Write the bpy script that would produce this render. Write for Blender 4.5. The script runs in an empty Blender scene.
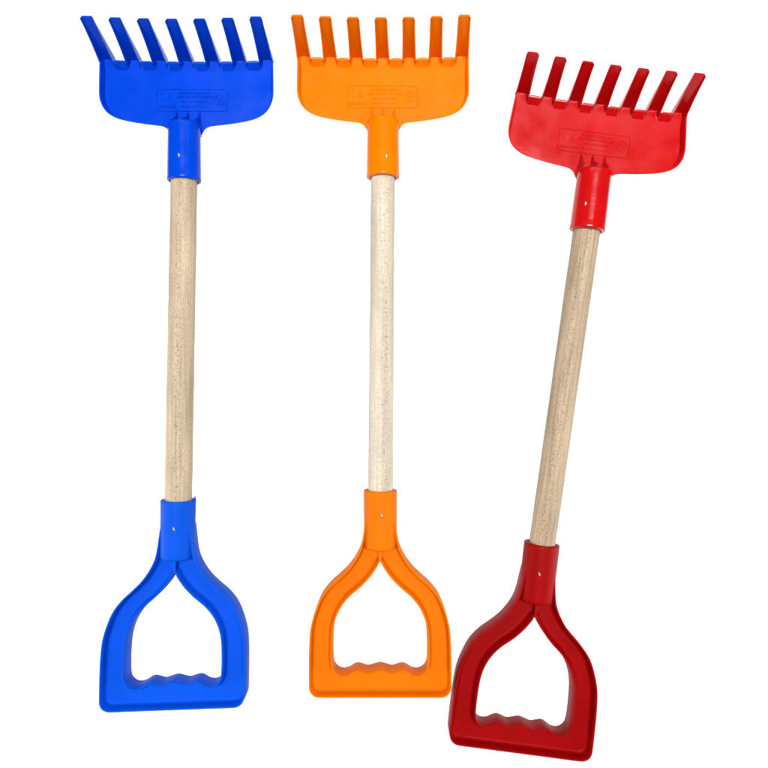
import bpy, bmesh, math, random
from mathutils import Vector, Matrix
from mathutils.geometry import tessellate_polygon

# ------------------------------------------------------------------ camera, world, lights, exposure
S = 0.001                     # everything below is measured in millimetres
sc = bpy.context.scene
CAMZ = 700.0
cd = bpy.data.cameras.new('camera')
cam = bpy.data.objects.new('camera', cd)
sc.collection.objects.link(cam)
cam.location = (0, 0, CAMZ * S)
cd.sensor_width = 36.0
cd.lens = 36.0 * CAMZ / 768.0
cd.clip_start = 0.01
cd.clip_end = 50.0
sc.camera = cam

w = bpy.data.worlds.new('World')
sc.world = w
w.use_nodes = True
w.node_tree.nodes['Background'].inputs['Color'].default_value = (0.93, 0.96, 1.0, 1)
w.node_tree.nodes['Background'].inputs['Strength'].default_value = 0.06

def area(name, loc, target, sx, sy, power, col=(1, 1, 1)):
    l = bpy.data.lights.new(name, 'AREA')
    l.shape = 'RECTANGLE'
    l.size = sx
    l.size_y = sy
    l.energy = power
    l.color = col
    o = bpy.data.objects.new(name, l)
    sc.collection.objects.link(o)
    o.location = loc
    o.rotation_euler = (Vector(target) - Vector(loc)).to_track_quat('-Z', 'Y').to_euler()
    return o
area('overhead_lamp', (0.05, 0.75, 5.00), (0, 0, 0), 2.3, 1.0, 370.0)
area('window_lamp', (0.04, 0.99, 0.95), (-0.10, 0.25, 0), 1.5, 0.50, 3.6, (0.96, 0.98, 1.0))
for sx in (-1, 1):     # added lamps below the glass sheet, only to brighten the white backdrop
    area('added_backdrop_lamp', (sx * 1.20, -0.40, -0.08), (sx * 0.15, -0.40, -0.60), 0.3, 1.4, 12.0)

sc.view_settings.view_transform = 'Standard'
sc.view_settings.look = 'None'
sc.view_settings.exposure = 0.0
sc.view_settings.gamma = 1.0

# ------------------------------------------------------------------ materials
def nodes(name):
    m = bpy.data.materials.new(name)
    m.use_nodes = True
    nt = m.node_tree
    return m, nt, nt.nodes['Principled BSDF']

def N(nt, t, **kw):
    n = nt.nodes.new(t)
    for k, v in kw.items():
        setattr(n, k, v)
    return n

def plastic(name, col, rough, bump=0.25, spec=0.22):
    m, nt, p = nodes(name)
    p.inputs['Specular IOR Level'].default_value = spec
    tc = N(nt, 'ShaderNodeTexCoord')
    n1 = N(nt, 'ShaderNodeTexNoise')                      # smudges in the gloss
    n1.inputs['Scale'].default_value = 45
    n1.inputs['Detail'].default_value = 5
    nt.links.new(tc.outputs['Object'], n1.inputs['Vector'])
    r1 = N(nt, 'ShaderNodeMapRange')
    r1.inputs['From Min'].default_value = 0.3
    r1.inputs['From Max'].default_value = 0.7
    r1.inputs['To Min'].default_value = rough - 0.04
    r1.inputs['To Max'].default_value = rough + 0.06
    nt.links.new(n1.outputs['Fac'], r1.inputs['Value'])
    nt.links.new(r1.outputs['Result'], p.inputs['Roughness'])
    # slight pigment mottling, as in moulded plastic
    n3 = N(nt, 'ShaderNodeTexNoise')
    n3.inputs['Scale'].default_value = 22
    n3.inputs['Detail'].default_value = 4
    nt.links.new(tc.outputs['Object'], n3.inputs['Vector'])
    r3 = N(nt, 'ShaderNodeMapRange')
    r3.inputs['From Min'].default_value = 0.3
    r3.inputs['From Max'].default_value = 0.7
    r3.inputs['To Min'].default_value = 0.93
    r3.inputs['To Max'].default_value = 1.05
    nt.links.new(n3.outputs['Fac'], r3.inputs['Value'])
    mx = N(nt, 'ShaderNodeMixRGB', blend_type='MULTIPLY')
    mx.inputs['Fac'].default_value = 1
    mx.inputs['Color1'].default_value = (*col, 1)
    nt.links.new(r3.outputs['Result'], mx.inputs['Color2'])
    nt.links.new(mx.outputs['Color'], p.inputs['Base Color'])
    # long soft waves of the moulding + fine orange peel + scuffs
    n2 = N(nt, 'ShaderNodeTexNoise')
    n2.inputs['Scale'].default_value = 16
    n2.inputs['Detail'].default_value = 1
    nt.links.new(tc.outputs['Object'], n2.inputs['Vector'])
    b1 = N(nt, 'ShaderNodeBump')
    b1.inputs['Strength'].default_value = bump
    b1.inputs['Distance'].default_value = 0.004
    nt.links.new(n2.outputs['Fac'], b1.inputs['Height'])
    n4 = N(nt, 'ShaderNodeTexNoise')
    n4.inputs['Scale'].default_value = 420
    n4.inputs['Detail'].default_value = 3
    nt.links.new(tc.outputs['Object'], n4.inputs['Vector'])
    b2 = N(nt, 'ShaderNodeBump')
    b2.inputs['Strength'].default_value = 0.10
    b2.inputs['Distance'].default_value = 0.0006
    nt.links.new(n4.outputs['Fac'], b2.inputs['Height'])
    nt.links.new(b1.outputs['Normal'], b2.inputs['Normal'])
    nt.links.new(b2.outputs['Normal'], p.inputs['Normal'])
    return m

def wood(name, light, dark, fleck, seed, fleck_x):
    """Beech dowel: fine lengthwise grain and a column of short dark ray flecks."""
    m, nt, p = nodes(name)
    p.inputs['Roughness'].default_value = 0.62
    p.inputs['Specular IOR Level'].default_value = 0.3
    tc = N(nt, 'ShaderNodeTexCoord')
    def mapped(sx, sy, sz):
        mp = N(nt, 'ShaderNodeMapping')
        mp.inputs['Scale'].default_value = (sx, sy, sz)
        mp.inputs['Location'].default_value = (seed, seed * 1.7, seed * 0.3)
        nt.links.new(tc.outputs['Object'], mp.inputs['Vector'])
        return mp
    g = N(nt, 'ShaderNodeTexNoise')
    g.inputs['Scale'].default_value = 1
    g.inputs['Detail'].default_value = 4
    nt.links.new(mapped(520, 14, 520).outputs[0], g.inputs['Vector'])
    cr = N(nt, 'ShaderNodeValToRGB')
    cr.color_ramp.elements[0].position = 0.34
    cr.color_ramp.elements[0].color = (*dark, 1)
    cr.color_ramp.elements[1].position = 0.62
    cr.color_ramp.elements[1].color = (*light, 1)
    nt.links.new(g.outputs['Fac'], cr.inputs['Fac'])
    # flecks: thin short bars across the grain
    v = N(nt, 'ShaderNodeTexNoise')
    v.inputs['Scale'].default_value = 1
    v.inputs['Detail'].default_value = 2
    nt.links.new(mapped(480, 820, 380).outputs[0], v.inputs['Vector'])
    vr = N(nt, 'ShaderNodeMapRange')
    vr.inputs['From Min'].default_value = 0.57
    vr.inputs['From Max'].default_value = 0.68
    nt.links.new(v.outputs['Fac'], vr.inputs['Value'])
    # the band of the dowel where the growth rings crop out
    sx = N(nt, 'ShaderNodeSeparateXYZ')
    nt.links.new(tc.outputs['Object'], sx.inputs[0])
    wob = N(nt, 'ShaderNodeTexNoise')
    wob.inputs['Scale'].default_value = 14
    nt.links.new(tc.outputs['Object'], wob.inputs['Vector'])
    a = N(nt, 'ShaderNodeMath', operation='MULTIPLY_ADD')
    nt.links.new(wob.outputs['Fac'], a.inputs[0])
    a.inputs[1].default_value = 0.008
    a.inputs[2].default_value = -0.004 - fleck_x * S
    b = N(nt, 'ShaderNodeMath', operation='ADD')
    nt.links.new(sx.outputs['X'], b.inputs[0])
    nt.links.new(a.outputs[0], b.inputs[1])
    ab = N(nt, 'ShaderNodeMath', operation='ABSOLUTE')
    nt.links.new(b.outputs[0], ab.inputs[0])
    mr = N(nt, 'ShaderNodeMapRange')
    mr.inputs['From Min'].default_value = 0.0015
    mr.inputs['From Max'].default_value = 0.0045
    mr.inputs['To Min'].default_value = 1.0
    mr.inputs['To Max'].default_value = 0.30
    nt.links.new(ab.outputs[0], mr.inputs['Value'])
    mu = N(nt, 'ShaderNodeMath', operation='MULTIPLY')
    nt.links.new(vr.outputs['Result'], mu.inputs[0])
    nt.links.new(mr.outputs['Result'], mu.inputs[1])
    mx = N(nt, 'ShaderNodeMixRGB')
    nt.links.new(mu.outputs[0], mx.inputs['Fac'])
    nt.links.new(cr.outputs['Color'], mx.inputs['Color1'])
    mx.inputs['Color2'].default_value = (*fleck, 1)
    # slow tone changes along the length
    t = N(nt, 'ShaderNodeTexNoise')
    t.inputs['Scale'].default_value = 1
    nt.links.new(mapped(60, 12, 60).outputs[0], t.inputs['Vector'])
    tr = N(nt, 'ShaderNodeMapRange')
    tr.inputs['From Min'].default_value = 0.3
    tr.inputs['From Max'].default_value = 0.7
    tr.inputs['To Min'].default_value = 0.84
    tr.inputs['To Max'].default_value = 1.08
    nt.links.new(t.outputs['Fac'], tr.inputs['Value'])
    fp = N(nt, 'ShaderNodeTexNoise')                     # fine pores
    fp.inputs['Scale'].default_value = 1
    fp.inputs['Detail'].default_value = 3
    nt.links.new(mapped(1500, 420, 1500).outputs[0], fp.inputs['Vector'])
    fr = N(nt, 'ShaderNodeMapRange')
    fr.inputs['From Min'].default_value = 0.35
    fr.inputs['From Max'].default_value = 0.60
    fr.inputs['To Min'].default_value = 0.80
    fr.inputs['To Max'].default_value = 1.04
    nt.links.new(fp.outputs['Fac'], fr.inputs['Value'])
    tm = N(nt, 'ShaderNodeMath', operation='MULTIPLY')
    nt.links.new(tr.outputs['Result'], tm.inputs[0])
    nt.links.new(fr.outputs['Result'], tm.inputs[1])
    m2 = N(nt, 'ShaderNodeMixRGB', blend_type='MULTIPLY')
    m2.inputs['Fac'].default_value = 1
    nt.links.new(mx.outputs['Color'], m2.inputs['Color1'])
    nt.links.new(tm.outputs[0], m2.inputs['Color2'])
    nt.links.new(m2.outputs['Color'], p.inputs['Base Color'])
    bp = N(nt, 'ShaderNodeBump')
    bp.inputs['Strength'].default_value = 0.35
    bp.inputs['Distance'].default_value = 0.0004
    nt.links.new(g.outputs['Fac'], bp.inputs['Height'])
    nt.links.new(bp.outputs['Normal'], p.inputs['Normal'])
    return m

def plain(name, col, rough, metal=0.0):
    m, nt, p = nodes(name)
    p.inputs['Roughness'].default_value = rough
    p.inputs['Metallic'].default_value = metal
    tc = N(nt, 'ShaderNodeTexCoord')
    n = N(nt, 'ShaderNodeTexNoise')
    n.inputs['Scale'].default_value = 300
    nt.links.new(tc.outputs['Object'], n.inputs['Vector'])
    r = N(nt, 'ShaderNodeMapRange')
    r.inputs['To Min'].default_value = 0.94
    r.inputs['To Max'].default_value = 1.03
    nt.links.new(n.outputs['Fac'], r.inputs['Value'])
    mx = N(nt, 'ShaderNodeMixRGB', blend_type='MULTIPLY')
    mx.inputs['Fac'].default_value = 1
    mx.inputs['Color1'].default_value = (*col, 1)
    nt.links.new(r.outputs['Result'], mx.inputs['Color2'])
    nt.links.new(mx.outputs['Color'], p.inputs['Base Color'])
    return m

M_white = plain('white_paper', (0.96, 0.96, 0.96), 0.9)
def sheet():
    m, nt, p = nodes('clear_glass')
    nt.nodes.remove(p)
    tr = N(nt, 'ShaderNodeBsdfTransparent')
    gl = N(nt, 'ShaderNodeBsdfGlossy')
    gl.inputs['Roughness'].default_value = 0.02
    fr = N(nt, 'ShaderNodeFresnel')
    fr.inputs['IOR'].default_value = 1.3
    mx = N(nt, 'ShaderNodeMixShader')
    nt.links.new(fr.outputs[0], mx.inputs[0])
    nt.links.new(tr.outputs[0], mx.inputs[1])
    nt.links.new(gl.outputs[0], mx.inputs[2])
    nt.links.new(mx.outputs[0], nt.nodes['Material Output'].inputs['Surface'])
    return m
M_glass = sheet()
M_steel = plain('bare_steel', (0.40, 0.38, 0.35), 0.40, 1.0)
M_hole_shade = plain('hole_shade', (0.05, 0.035, 0.03), 0.8)  # dark colour standing in for the shade inside the pin holes

# ------------------------------------------------------------------ mesh helpers
def build(name, bm, mat, parent, bevel=0.0, angle=38, loc=(0, 0, 0), rot=0.0, seg=2, fix=True):
    bmesh.ops.remove_doubles(bm, verts=bm.verts, dist=0.0004)
    if fix:
        bmesh.ops.recalc_face_normals(bm, faces=bm.faces)
    me = bpy.data.meshes.new(name)
    bmesh.ops.scale(bm, vec=(S, S, S), verts=bm.verts)
    bm.to_mesh(me)
    bm.free()
    me.materials.append(mat)
    keep = [p.use_smooth for p in me.polygons]
    o = bpy.data.objects.new(name, me)
    sc.collection.objects.link(o)
    if parent is not None:
        o.parent = parent
    o.location = Vector(loc) * S
    o.rotation_euler = (0, 0, rot)
    if bevel:
        b = o.modifiers.new('bevel', 'BEVEL')
        b.width = bevel * S
        b.segments = seg
        b.limit_method = 'ANGLE'
        b.angle_limit = math.radians(35)
        b.use_clamp_overlap = True
        b.harden_normals = False
        me.set_sharp_from_angle(angle=math.radians(60))
    else:
        me.set_sharp_from_angle(angle=math.radians(angle))
    for p, k in zip(me.polygons, keep):
        p.use_smooth = k
    return o

def spline(pts, n=6, closed=False):
    """Catmull-Rom through 2-D points."""
    out = []
    L = len(pts)
    rng = range(L) if closed else range(L - 1)
    for i in rng:
        if closed:
            p0, p1, p2, p3 = pts[(i - 1) % L], pts[i], pts[(i + 1) % L], pts[(i + 2) % L]
        else:
            p1, p2 = pts[i], pts[i + 1]
            p0 = pts[i - 1] if i else (2 * p1[0] - p2[0], 2 * p1[1] - p2[1])
            p3 = pts[i + 2] if i + 2 < L else (2 * p2[0] - p1[0], 2 * p2[1] - p1[1])
        for k in range(n):
            t = k / n
            out.append(tuple(0.5 * (2 * p1[j] + (p2[j] - p0[j]) * t
                       + (2 * p0[j] - 5 * p1[j] + 4 * p2[j] - p3[j]) * t * t
                       + (-p0[j] + 3 * p1[j] - 3 * p2[j] + p3[j]) * t ** 3) for j in (0, 1)))
    if not closed:
        out.append(tuple(pts[-1]))
    return out

def resample(pts, step, closed=False):
    if closed:                      # exact equal spacing round the loop
        pts = list(pts) + [pts[0]]
        total = sum(math.dist(a, b) for a, b in zip(pts, pts[1:]))
        n = round(total / step)
        out, k, run = [], 0, 0.0
        for a, b in zip(pts, pts[1:]):
            d = math.dist(a, b)
            while k < n and k * total / n < run + d:
                t = (k * total / n - run) / d
                out.append((a[0] + (b[0] - a[0]) * t, a[1] + (b[1] - a[1]) * t))
                k += 1
            run += d
        return out
    out = [pts[0]]
    acc = 0.0
    for a, b in zip(pts, pts[1:]):
        d = math.dist(a, b)
        if d < 1e-9:
            continue
        t = step - acc
        while t <= d:
            out.append((a[0] + (b[0] - a[0]) * t / d, a[1] + (b[1] - a[1]) * t / d))
            t += step
        acc = d - (t - step)
    if math.dist(out[-1], pts[-1]) > step * 0.3:
        out.append(pts[-1])
    else:
        out[-1] = pts[-1]
    return out

def offset(pts, d, closed=True):
    """Shift each point by d along the left-hand normal."""
    out = []
    L = len(pts)
    for i in range(L):
        if closed:
            a, b = pts[(i - 1) % L], pts[(i + 1) % L]
        else:
            a, b = pts[max(i - 1, 0)], pts[min(i + 1, L - 1)]
        tx, ty = b[0] - a[0], b[1] - a[1]
        m = math.hypot(tx, ty) or 1
        out.append((pts[i][0] - ty / m * d, pts[i][1] + tx / m * d))
    return out

def ccw(pts):
    s = sum(a[0] * b[1] - b[0] * a[1] for a, b in zip(pts, pts[1:] + pts[:1]))
    return pts if s > 0 else pts[::-1]

def ring(bm, pts, z):
    return [bm.verts.new((x, y, z)) for x, y in pts]

def skin(bm, A, B, closed=True):
    n = len(A)
    for i in range(n if closed else n - 1):
        j = (i + 1) % n
        try:
            bm.faces.new((A[i], A[j], B[j], B[i])).smooth = True
        except ValueError:
            pass

def cap(bm, loops):
    """Fill one outer loop of verts with optional hole loops."""
    flat = [v for l in loops for v in l]
    tris = tessellate_polygon([[Vector((v.co.x, v.co.y, 0)) for v in l] for l in loops])
    for t in tris:
        try:
            bm.faces.new([flat[i] for i in t])
        except ValueError:
            pass

def box(bm, c, size, rz=0.0, rx=0.0, ry=0.0):
    M = Matrix.Translation(c) @ Matrix.Rotation(rz, 4, 'Z') @ Matrix.Rotation(rx, 4, 'X') @ Matrix.Rotation(ry, 4, 'Y') @ Matrix.Diagonal((*size, 1))
    bmesh.ops.create_cube(bm, size=1, matrix=M)

def lathe_y(bm, prof, n=64, cx=0.0, cz=0.0):
    """prof: (y, r) pairs swept about an axis parallel to Y."""
    rs = []
    for y, r in prof:
        rs.append([bm.verts.new((cx + r * math.sin(2 * math.pi * k / n), y, cz + r * math.cos(2 * math.pi * k / n))) for k in range(n)])
    for a, b in zip(rs, rs[1:]):
        skin(bm, a, b)
    return rs

def wx(u, z=0.0): return (u - 384.0) * (1 - z / CAMZ)
def wy(v, z=0.0): return -(v - 384.0) * (1 - z / CAMZ)

# ------------------------------------------------------------------ the setting, added below the rakes
bm = bmesh.new()
bmesh.ops.create_grid(bm, x_segments=4, y_segments=4, size=1600)
g = build('backdrop', bm, M_white, None, loc=(0, 0, -600))   # added white paper, set low so no contact shadows show
g['kind'] = 'structure'
bm = bmesh.new()
bmesh.ops.create_grid(bm, x_segments=1, y_segments=1, size=1000)
g = build('added_glass_sheet', bm, M_glass, None)  # added glass to rest on, so the white paper can sit far below
g['kind'] = 'structure'

# ------------------------------------------------------------------ rake head
ZF, ZR, ZB = 3.0, 10.0, 0.3         # floor, rim top, underside of the pan
PITCH = 25.95
TX = [PITCH * (i - 3) for i in range(7)]
WF = 4.4                            # half width of the channel floor at the crease
PHI = math.atan2(44, 17)
HC = 7.0                            # channel depth at the crease
def bow(x): return 1.6 * (x / 80.0) ** 2

HEAD_OUT = [  # rim outline below the tines, in pan coordinates (mm, crease line at y=0), left to right
    (-84.6, -4.8), (-84.8, -16), (-85.0, -28), (-84.9, -38), (-83.4, -45.3), (-80.0, -52.0), (-74.5, -57.2), (-66, -61.2),
    (-54, -63.8), (-40, -65.7), (-28, -66.9), (-22.5, -67.8), (-18.9, -69.8), (-16.8, -73), (-14, -78)]

def flare(bm, k):
    for v in bm.verts:
        t = min(1.0, max(0.0, -v.co.y / 62.0))
        v.co.x *= 1 + k * t
        v.co.y *= 1 + k * 0.45 * min(1.0, t * 6)

def head_mesh(bm):
    half = resample(spline(HEAD_OUT, 8), 1.6)
    n_half = len(half)
    out = half + [(-x, y) for x, y in half[::-1]]
    # walking left side down, across the socket, right side up : inside is on the left hand
    rin = offset(out, 1.5, False)
    foot = offset(out, 3.5, False)
    bot = offset(out, 3.4, False)
    # the ends meet the outer walls of the first and last tine
    def fix(path, end, start):
        path[0] = start
        path[-1] = end
    xl, xr = TX[0], TX[-1]
    fix(foot, (xr + WF, 0), (xl - WF, 0))
    for k in (1, 2, 3):
        foot[k] = (xl - WF - 0.1, -1.6 * k)
        foot[-1 - k] = (xr + WF + 0.1, -1.6 * k)
    rin[0] = (xl - 5.9, -4.8); rin[-1] = (xr + 5.9, -4.8)
    out[0] = (xl - 7.3, -4.8); out[-1] = (xr + 7.3, -4.8)
    bot[0] = (xl - 5.9, 1.0); bot[-1] = (xr + 5.9, 1.0)
    sections = []
    def section(f, a, b, c):
        P = []
        for pts, z in ((f, ZF), (a, ZR), (b, ZR), (c, ZB)):
            P.append([bm.verts.new((x, y + bow(x), z)) for x, y in pts])
        for p, q in zip(P, P[1:]):
            skin(bm, p, q, False)
        sections.append((P[0], P[3]))
    section(foot, rin, out, bot)
    # notches between tines, from the right one to the left one
    for i in range(5, -1, -1):
        x1, x0 = TX[i + 1], TX[i]
        def side(s):   # s=+1: left wall of the right tine's channel ... mirrored for the other end
            f = [(WF, 0), (5.0, -4.0), (5.9, -7.6), (6.6, -9.2), (7.7, -9.9), (9.4, -10.0)]
            a = [(5.9, -4.8), (6.3, -4.95), (7.0, -5.1), (7.9, -5.15), (9.0, -5.2), (10.2, -5.2)]
            b = [(7.3, -4.8), (7.8, -4.2), (8.4, -3.6), (9.0, -3.35), (9.7, -3.3), (10.6, -3.3)]
            c = [(5.9, 1.0), (6.9, -1.5), (7.5, -4.0), (8.2, -5.2), (9.2, -5.4), (10.4, -5.4)]
            return f, a, b, c
        L = side(1)
        paths = []
        for q in L:
            right = [(x1 - px, py) for px, py in q]
            left = [(x0 + px, py) for px, py in q][::-1]
            paths.append(right + left)
        section(*paths)
    cap(bm, [[v for s in sections for v in s[0]]])
    cap(bm, [[v for s in sections for v in s[1]]])

def gussets(bm):
    for x in (-11.2, 0.0, 11.2):
        t = 1.0
        zt = 26.8 if abs(x) < 1 else 23.0
        y_foot = -50.0
        prof = [(y_foot, 2.5), (y_foot, 3.6), (-57.0, 8.5), (-63.5, zt - 4), (-66.5, zt), (-72.0, zt), (-72.0, 2.5)]
        L = [bm.verts.new((x - t, y, z)) for y, z in prof]
        R = [bm.verts.new((x + t, y, z)) for y, z in prof]
        skin(bm, L, R)
        bm.faces.new(L)
        bm.faces.new(R[::-1])

def tine_mesh(bm, i, dx, PHI):
    """U-channel prong bent up from the pan, tapering to a blunt rounded tip."""
    x = TX[i]
    k = abs(i - 3) / 3.0
    length = 47.2 + 1.0 * k * k
    d = Vector((dx / length, math.cos(PHI), math.sin(PHI))).normalized()
    n = Vector((0, -math.sin(PHI), math.cos(PHI)))
    base = Vector((x, bow(x), ZF))
    st = []
    ns = 16
    for s in range(ns + 1):
        t = (s / ns) ** 1.35
        L = length * t
        fill = 0.0
        wf = WF + (4.7 - WF) * t
        ww = 5.05 + 0.85 * (1 - t) ** 2.2
        wo = 6.05 + 1.25 * (1 - t) ** 2.2
        wb = 5.9 + (5.1 - 5.9) * t
        h = 7.2 * (1 - t) ** 1.25 + 1.2 * (1 - 0.3 * t)
        c = base + d * L
        bn = -2.0
        if s == 0:                                         # mitre with the pan
            P = [Vector((x - wf, bow(x), ZF)), Vector((x + wf, bow(x), ZF)),
                 Vector((x + 5.9, -4.8 + bow(x + 5.9), ZR)), Vector((x + 7.3, -4.8 + bow(x + 7.3), ZR)),
                 Vector((x + 5.9, 1.0 + bow(x + 5.9), ZB)), Vector((x - 5.9, 1.0 + bow(x - 5.9), ZB)),
                 Vector((x - 7.3, -4.8 + bow(x - 7.3), ZR)), Vector((x - 5.9, -4.8 + bow(x - 5.9), ZR))]
        else:
            if t < 0.12:
                bn = -2.2
            P = [c + Vector((-wf, 0, 0)) + n * fill, c + Vector((wf, 0, 0)) + n * fill,
                 c + Vector((ww, 0, 0)) + n * h, c + Vector((wo, 0, 0)) + n * h,
                 c + Vector((wb, 0, 0)) + n * bn, c + Vector((-wb, 0, 0)) + n * bn,
                 c + Vector((-wo, 0, 0)) + n * h, c + Vector((-ww, 0, 0)) + n * h]
            m0 = HC * math.tan(PHI / 2)
            if L < m0 * 0.98:                              # keep wall tops above the mitre
                f = (m0 - L) / m0
                for q in (2, 3, 6, 7):
                    P[q] += d * (m0 - L) * 0.9 - n * 0.0
        st.append([bm.verts.new(p) for p in P])
    # rounded closed tip
    last = [v.co.copy() for v in st[-1]]
    cen = sum(last, Vector()) / 8
    for sc_, up in ((0.93, 0.7), (0.78, 1.15)):
        st.append([bm.verts.new(cen + (p - cen) * Vector((sc_, 1, 1)) + d * up) for p in last])
    for a, b in zip(st, st[1:]):
        skin(bm, a, b)
    a = st[-1]
    bm.faces.new((a[0], a[1], a[2], a[3], a[4], a[5], a[6], a[7]))

def socket_bm(y0, y1, r0, r1, cz, lip=1.2, open_r=12.3, bulb=0.0):
    """Tube from its closed end y0 to its open mouth y1 where the dowel enters."""
    bm = bmesh.new()
    s = 1 if y1 > y0 else -1
    prof = [(y0, 0.01), (y0, r0 - 1.6), (y0 + s * 0.4, r0 - 0.6), (y0 + s * 1.6, r0)]
    L = abs(y1 - y0)
    for k in range(1, 12):
        t = k / 12
        prof.append((y0 + s * (1.6 + (L - 6) * t), r0 + (r1 - r0) * t))
    prof += [(y1 - s * 3.6, r1), (y1 - s * 2.8, r1 + bulb), (y1 - s * 1.0, r1 + bulb), (y1 - s * 0.3, r1 - 0.3 + bulb), (y1, r1 - lip),
             (y1 - s * 0.1, open_r + 0.5), (y1 - s * 1.0, open_r), (y1 - s * 14, open_r), (y1 - s * 14.1, 0.01)]
    lathe_y(bm, prof, 72, 0, cz)
    return bm

def round_rect(w_, h_, r, n=6):
    pts = []
    for cx, cy, a0 in ((w_ / 2 - r, h_ / 2 - r, 0), (-w_ / 2 + r, h_ / 2 - r, 90), (-w_ / 2 + r, -h_ / 2 + r, 180), (w_ / 2 - r, -h_ / 2 + r, 270)):
        for k in range(n + 1):
            a = math.radians(a0 + 90 * k / n)
            pts.append((cx + r * math.cos(a), cy + r * math.sin(a)))
    return pts

def plate_mesh(bm, cx, cy):
    """Low raised bead round the maker's panel."""
    P = round_rect(69.5, 21.5, 3.0)
    P = [(cx + x, cy + y) for x, y in P]
    rings = []
    for off, z in ((0.65, ZF - 0.1), (0.3, ZF + 0.55), (-0.3, ZF + 0.55), (-0.65, ZF - 0.1)):
        rings.append(ring(bm, offset(P, -off, True), z))
    for a, b in zip(rings, rings[1:]):
        skin(bm, a, b)

def text_into(bm, s, x, y, size, z, height, width=None):
    c = bpy.data.curves.new('txt', 'FONT')
    c.body = s
    c.size = size
    c.extrude = height / 2
    c.align_x = 'LEFT'
    c.resolution_u = 3
    o = bpy.data.objects.new('txt', c)
    sc.collection.objects.link(o)
    bpy.context.view_layer.update()
    me = bpy.data.meshes.new_from_object(o.evaluated_get(bpy.context.evaluated_depsgraph_get()))
    k = 1.0
    if width:
        k = width / max(1e-6, max(v.co.x for v in me.vertices) - min(v.co.x for v in me.vertices))
    me.transform(Matrix.Translation((x, y, z)) @ Matrix.Diagonal((k, 1, 1, 1)))
    bm.from_mesh(me)
    bpy.data.meshes.remove(me)
    bpy.data.objects.remove(o)
    bpy.data.curves.remove(c)

def arc_band(bm, cx, cy, r, t, a0, a1, z, h, n=16):
    A, B = [], []
    for k in range(n + 1):
        a = math.radians(a0 + (a1 - a0) * k / n)
        A.append((cx + (r - t / 2) * math.cos(a), cy + (r - t / 2) * math.sin(a)))
        B.append((cx + (r + t / 2) * math.cos(a), cy + (r + t / 2) * math.sin(a)))
    loop = A + B[::-1]
    lo, hi = ring(bm, loop, z), ring(bm, loop, z + h)
    skin(bm, lo, hi)
    m = len(A)
    for k in range(n):
        bm.faces.new((hi[k], hi[k + 1], hi[2 * m - 2 - k], hi[2 * m - 1 - k]))

def lettering_mesh(bm, cx, cy, rnd):
    z, h = ZF - 0.1, 0.75
    L = cx - 33
    # CE mark
    arc_band(bm, L + 4.6, cy + 3.4, 3.3, 0.8, 90, 270, z, h)
    arc_band(bm, L + 12.6, cy + 3.4, 3.3, 0.8, 90, 270, z, h)
    box(bm, (L + 11.2, cy + 3.4, z + h / 2), (2.8, 0.7, h))
    # worn rows of tiny lettering, too fine to read
    def row(x0, x1, y, hh, gap=0.35):
        x = x0
        while x < x1:
            wl = rnd.uniform(0.9, 1.5)
            kind = rnd.randrange(5)
            if kind != 0:
                box(bm, (x + 0.2, y, z + h / 2), (0.42, hh, h))
            if kind in (1, 2):
                box(bm, (x + wl - 0.2, y, z + h / 2 - 0.01), (0.42, hh, h))
            if kind in (0, 2, 4):
                box(bm, (x + wl / 2, y + hh / 2 - 0.2, z + h / 2 - 0.02), (wl, 0.40, h))
            if kind in (1, 3):
                box(bm, (x + wl / 2, y, z + h / 2 - 0.03), (wl, 0.38, h))
            if kind in (0, 3, 4):
                box(bm, (x + wl / 2, y - hh / 2 + 0.2, z + h / 2 - 0.02), (wl, 0.40, h))
            x += wl + gap
            if rnd.random() < 0.13:
                x += 0.9
    row(L + 20.0, L + 49.0, cy + 7.0, 2.0)
    row(L + 18.0, L + 52.5, cy + 3.2, 2.0)
    row(L + 22.5, L + 46.5, cy - 1.4, 1.9)
    row(L + 0.6, L + 16.6, cy - 6.6, 2.3, 0.12)
    text_into(bm, 'MADE IN ITALY', L + 21.5, cy - 7.4, 2.9, z + h / 2, h, 26.0)
    # round symbol at the right
    arc_band(bm, L + 60.0, cy + 0.2, 5.0, 0.7, 0, 360, z, h, 32)
    arc_band(bm, L + 58.4, cy + 1.6, 1.3, 0.6, 0, 360, z, h, 12)
    box(bm, (L + 60.6, cy - 1.2, z + h / 2), (4.6, 0.7, h), 0.6)
    box(bm, (L + 60.2, cy - 1.0, z + h / 2 - 0.02), (0.7, 4.2, h), -0.3)

def disc_mark(bm, x, y, r, z, h):
    lo = ring(bm, [(x + r * math.cos(a * math.pi / 12), y + r * math.sin(a * math.pi / 12)) for a in range(24)], z - 0.1)
    hi = ring(bm, [(x + (r - 0.2) * math.cos(a * math.pi / 12), y + (r - 0.2) * math.sin(a * math.pi / 12)) for a in range(24)], z + h)
    skin(bm, lo, hi)
    bm.faces.new(hi)

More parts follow.
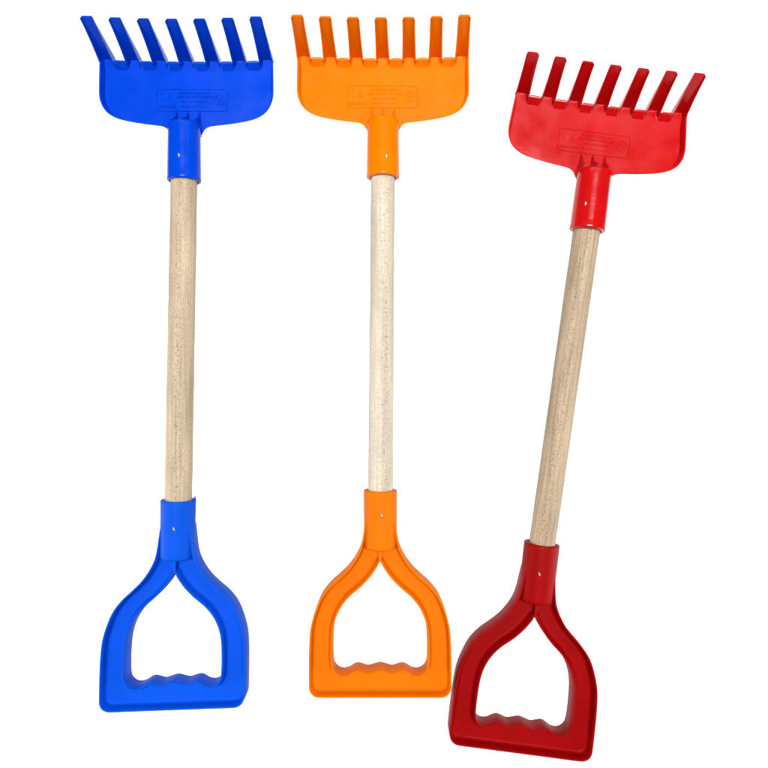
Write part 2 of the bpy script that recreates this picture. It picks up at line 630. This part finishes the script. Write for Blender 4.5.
# ------------------------------------------------------------------ D handle, traced at rim height then given its real depth
ZH0, ZH1, ZW = 2.0, 25.0, 14.0      # lower rim, upper rim, web surface
HZ = ZH1
def hp(px, py, z=HZ):               # enlarged-crop trace of the orange handle -> mm, origin = mouth of its socket
    return (wx(290 + px / 3.339, z) - wx(380.4, 16), wy(480 + py / 3.339, z) - wy(489.6, 16))
OUTER = [(300, 728), (420, 729), (498, 729), (518, 726), (532, 716), (539, 700), (540, 680), (540, 600), (538, 540), (533, 490), (519, 440), (499, 394),
         (470, 357), (437, 327), (408, 298), (384, 264), (367, 228), (359, 190), (354, 150), (347, 118), (322, 104)]
def mirror(pts, c): return [(2 * c - x, y) for x, y in pts]
HC_X = 301.0
def outer_loop():
    right = OUTER[1:]
    left = mirror(right, HC_X)[::-1]
    pts = [(HC_X, 729)] + right + left
    return [hp(*p) for p in pts]
INNER = [(HC_X, 274), (311, 292), (334, 325), (364, 357), (402, 390), (430, 424), (449, 464), (458, 505), (461, 555), (461, 600), (458, 631), (447, 648), (429, 656), (409, 653), (393, 643.5), (378, 638), (360, 642), (342, 647), (322, 642), (HC_X, 637)]
def inner_loop():
    right = INNER
    left = mirror(INNER[1:-1], HC_X)[::-1]
    return [hp(*p) for p in right + left]

def handle_mesh(bm, extra_mark):
    O = ccw(resample(spline(outer_loop(), 6, True), 1.5, True))
    I0 = spline(inner_loop(), 6, True)
    I = ccw(resample(I0, 1.5, True))
    # left normal of a ccw loop points inwards
    o1, o2 = offset(O, 1.8), offset(O, 3.9)
    i1, i2 = offset(I, -1.8), offset(I, -3.6)
    mid = 0.5 * (ZH0 + ZH1)
    low = ZH0 + 7.0
    for pts, ins, s in ((O, (o1, o2), 1), (I, (i1, i2), -1)):
        a = ring(bm, offset(pts, s * 0.5), ZH0)
        a2 = ring(bm, offset(pts, s * 0.12), ZH0 + 0.35)
        b = ring(bm, pts, mid)
        c2 = ring(bm, offset(pts, s * 0.12), ZH1 - 0.4)
        c = ring(bm, offset(pts, s * 0.55), ZH1)
        d = ring(bm, offset(ins[0], -s * 0.5), ZH1)
        d2 = ring(bm, ins[0], ZH1 - 0.5)
        e = ring(bm, offset(ins[0], s * 0.9), ZW + 4.5)
        e0 = ring(bm, offset(ins[0], s * 1.5), ZW + 1.4)
        e1 = ring(bm, offset(ins[0], s * 2.4), ZW + 0.4)
        e2 = ring(bm, offset(ins[0], s * 3.6), ZW)
        for p, q in ((a, a2), (a2, b), (b, c2), (c2, c), (c, d), (d, d2), (d2, e), (e, e0), (e0, e1), (e1, e2)):
            skin(bm, p, q)
        f = ring(bm, ins[0], ZH0)
        h = ring(bm, ins[1], low)
        skin(bm, a, f)
        skin(bm, f, h)
        if s == 1:
            To, Bo = e2, h
        else:
            Ti, Bi = e2, h
    cap(bm, [To, Ti])
    cap(bm, [Bo, Bi])
    # the ridge running from the fork up to the socket
    ax, ay = hp(HC_X, 262)
    box(bm, (ax, ay + 5.2, (ZW + ZH1) / 2 - 0.2), (2.6, 15.0, ZH1 - ZW - 0.1))
    for sx, y_, r_ in extra_mark:
        disc_mark(bm, sx, y_, r_, ZW, 0.35)

def shade_flat_caps(o):
    pass

# ------------------------------------------------------------------ one rake
def rake(label, mat_head, mat_grip, mat_wood, head, grip, pins, tine_dx, seed, marks_head=(), marks_grip=(), burr=False,
         phi=PHI, hscale=1.0, hflare=0.0, hsock=1.0, gwarp=(1, 1, 0), gsock=1.0, dowel=(12, 12), label_dx=0.0):
    """head = (u, v, deg) crease centre in plan; grip = (u, v, deg) mouth of the handle socket."""
    rnd = random.Random(seed)
    hx, hy, ha = wx(head[0], ZF), wy(head[1], ZF), math.radians(head[2])
    gx, gy, ga = wx(grip[0], 16), wy(grip[1], 16), math.radians(grip[2])
    root = bpy.data.objects.new('toy_rake', None)
    sc.collection.objects.link(root)
    root.empty_display_size = 0.05
    root.location = ((hx + gx) / 2 * S, (hy + gy) / 2 * S, 0)
    axis_angle = math.atan2(-(hx - gx), hy - gy)
    root.rotation_euler = (0, 0, axis_angle)
    root['label'] = label
    root['category'] = 'toy rake'
    root['group'] = 'toy rakes laid side by side'
    Ri = Matrix.Rotation(-axis_angle, 3, 'Z')
    def rel(x, y):
        v = Ri @ Vector((x - (hx + gx) / 2, y - (hy + gy) / 2, 0))
        return (v.x, v.y, 0)
    # head
    bm = bmesh.new()
    head_mesh(bm)
    gussets(bm)
    for x, y, r in marks_head:
        disc_mark(bm, x, y, r, ZF, 0.3)
    flare(bm, hflare)
    hd = build('rake_head', bm, mat_head, root, bevel=0.45, loc=rel(hx, hy), rot=ha - axis_angle)
    hd.scale = (hscale, 1, 1)
    for i in range(7):
        bm = bmesh.new()
        tine_mesh(bm, i, tine_dx, phi)
        build('tine', bm, mat_head, hd, bevel=0.4)
    bm = bmesh.new()
    plate_mesh(bm, -0.4 + label_dx, -38.6)
    flare(bm, hflare * 0.5)
    build('label_panel', bm, mat_head, hd, angle=20)
    bm = bmesh.new()
    lettering_mesh(bm, -0.4 + label_dx, -38.6, rnd)
    flare(bm, hflare * 0.5)
    build('raised_lettering', bm, mat_head, hd, angle=20)
    bm = socket_bm(-67.2 - 70 * hflare, -123.5 - 125 * hflare, 15.3 * hsock, 15.9 * hsock, 16.0 * hsock, open_r=max(dowel) + 0.3, lip=0.9, bulb=0.15)
    build('head_socket', bm, mat_head, hd, angle=50)
    # handle
    gr = build_handle(mat_grip, root, rel(gx, gy), ga - axis_angle, marks_grip, gwarp)
    bm = socket_bm(-57.0, 0.0, 15.9 * gsock, 16.3 * gsock, 16.0, open_r=max(dowel) + 0.3, bulb=0.0)
    if burr:
        lathe_y(bm, [(-3.0, 0.9), (-0.5, 1.5), (1.5, 1.2), (3.4, 0.5), (4.4, 0.1)], 8, 16.3, 17.0)
    build('handle_socket', bm, mat_grip, gr, angle=50)
    # dowel
    hm = Matrix.Rotation(ha, 3, 'Z') @ Vector((0, -123.5, 0)) + Vector((hx, hy, 0))
    hb = Matrix.Rotation(ha, 3, 'Z') @ Vector((0, -112.0, 0)) + Vector((hx, hy, 0))
    gb = Matrix.Rotation(ga, 3, 'Z') @ Vector((0, -12.0, 0)) + Vector((gx, gy, 0))
    a, b = Vector(rel(hb.x, hb.y)), Vector(rel(gb.x, gb.y))
    mid, d = (a + b) / 2, a - b
    bm = bmesh.new()
    L = d.length
    R1, R0 = dowel                     # radius at the head end and at the grip end
    prof = [(-L / 2, 0.01), (-L / 2, R0)] + [(-L / 2 + L * k / 24, R0 + (R1 - R0) * k / 24 + 0.08 * math.sin(k * 1.3 + seed)) for k in range(1, 24)] + [(L / 2, R1), (L / 2, 0.01)]
    lathe_y(bm, prof, 64, 0, 16.0)
    build('wooden_shaft', bm, mat_wood, root, angle=50, loc=mid, rot=math.atan2(-d.x, d.y))
    # steel pins through each socket
    for par, (px, py, cx, cy, ca, tilt) in zip((hd, gr), ((pins[0][0], pins[0][1], hx, hy, ha, pins[0][2]), (pins[1][0], pins[1][1], gx, gy, ga, pins[1][2]))):
        v = Matrix.Rotation(-ca, 3, 'Z') @ Vector((wx(px, 31.8) - cx, wy(py, 31.8) - cy, 0))
        rs = 15.6 * hsock if par is hd else 16.1 * gsock
        zt = (16.0 * hsock if par is hd else 16.0) + math.sqrt(max(1.0, rs ** 2 - v.x ** 2))
        bm = bmesh.new()
        n = 14
        loop = []
        for k in range(n):
            a_ = 2 * math.pi * k / n
            x_, y_ = 0.85 * math.cos(a_), 2.2 * math.sin(a_)
            loop.append((v.x + x_ * math.cos(tilt) - y_ * math.sin(tilt), v.y + x_ * math.sin(tilt) + y_ * math.cos(tilt)))
        lo = ring(bm, loop, zt - 1.0)
        m1 = ring(bm, loop, zt + 0.35)
        cxm, cym = v.x, v.y
        hi = ring(bm, [(cxm + (p - cxm) * 0.55, cym + (q - cym) * 0.7) for p, q in loop], zt + 0.6)
        skin(bm, lo, m1)
        skin(bm, m1, hi)
        bm.faces.new(hi)
        build('pin', bm, M_steel, par, angle=70)
        bm = bmesh.new()
        lo = ring(bm, [(cxm + (p - cxm) * 1.5, cym + (q - cym) * 1.18) for p, q in loop], zt - 1.2)
        hi = ring(bm, [(cxm + (p - cxm) * 1.4, cym + (q - cym) * 1.15) for p, q in loop], zt + 0.12)
        skin(bm, lo, hi)
        bm.faces.new(hi)
        build('pin_hole_shade', bm, M_hole_shade, par, angle=70)  # solid dark disc, the shade of the hole put into its colour
    return root

def build_handle(mat, root, loc, rot, marks, warp):
    bm = bmesh.new()
    handle_mesh(bm, marks)
    for v in bm.verts:
        v.co.x, v.co.y = v.co.x * warp[0], v.co.y * warp[1] + v.co.x * warp[2]
    return build('d_handle', bm, mat, root, angle=50, loc=loc, rot=rot)

BLUE_H = plastic('glossy_blue_plastic', (0.0, 0.047, 0.52), 0.18, 0.25, 0.13)
BLUE_G = plastic('satin_blue_plastic', (0.001, 0.070, 0.54), 0.55, 0.12, 0.06)
ORAN_H = plastic('glossy_orange_plastic', (0.80, 0.165, 0.0), 0.18, 0.25, 0.10)
ORAN_G = plastic('satin_orange_plastic', (0.66, 0.142, 0.0), 0.55, 0.12, 0.06)
RED_H = plastic('glossy_red_plastic', (0.48, 0.003, 0.004), 0.17, 0.25, 0.38)
RED_G = plastic('satin_red_plastic', (0.26, 0.0003, 0.001), 0.50, 0.12, 0.07)
W_BLUE = wood('beech_dowel_tan', (0.53, 0.42, 0.29), (0.41, 0.31, 0.205), (0.22, 0.13, 0.08), 1.3, 1.0)
W_ORAN = wood('beech_dowel_pale', (0.61, 0.54, 0.42), (0.52, 0.45, 0.34), (0.33, 0.23, 0.16), 4.1, 3.0)
W_RED = wood('beech_dowel_brown', (0.47, 0.36, 0.24), (0.33, 0.24, 0.15), (0.15, 0.09, 0.05), 7.7, -3.0)

rake('blue plastic toy rake with tan wooden shaft, leaning slightly right at its head',
     BLUE_H, BLUE_G, W_BLUE, (188.3, 61.4, -0.2), (178.4, 499.4, -1.15),
     ((178.9, 155.0, 0.1), (174.2, 528.8, 0.35)), -3.6, 3, marks_head=((28, -57.0, 2.2),), burr=True,
     phi=PHI - 0.015, hscale=1.013, gwarp=(1.02, 1.012, 0.058), gsock=1.03, dowel=(12.6, 13.1), label_dx=4.2)
rake('orange plastic toy rake with the palest wooden shaft, lying straight between the other two',
     ORAN_H, ORAN_G, W_ORAN, (383.0, 58.0, 0.0), (380.4, 489.6, 0.0),
     ((386.6, 155.7, -0.1), (382.2, 515.2, 0.6)), -2.0, 5, phi=PHI + 0.045, dowel=(11.6, 12.2))
rake('red plastic toy rake with brownish wooden shaft, lying slanted and lower than the others',
     RED_H, RED_G, W_RED, (599.5, 104.4, -7.25), (541.9, 542.8, -6.5),
     ((585.9, 203.3, 0.0), (539.2, 574.0, 0.35)), -0.6, 9,
     marks_head=((-46, -55.5, 2.2), (42, -56.0, 2.2), (0, -4.5, 2.2)), marks_grip=((-56, -191, 5.2),),
     hscale=1.005, hflare=0.055, hsock=1.055, gwarp=(1.01, 1.016, -0.017), gsock=1.05, dowel=(12.9, 12.7))
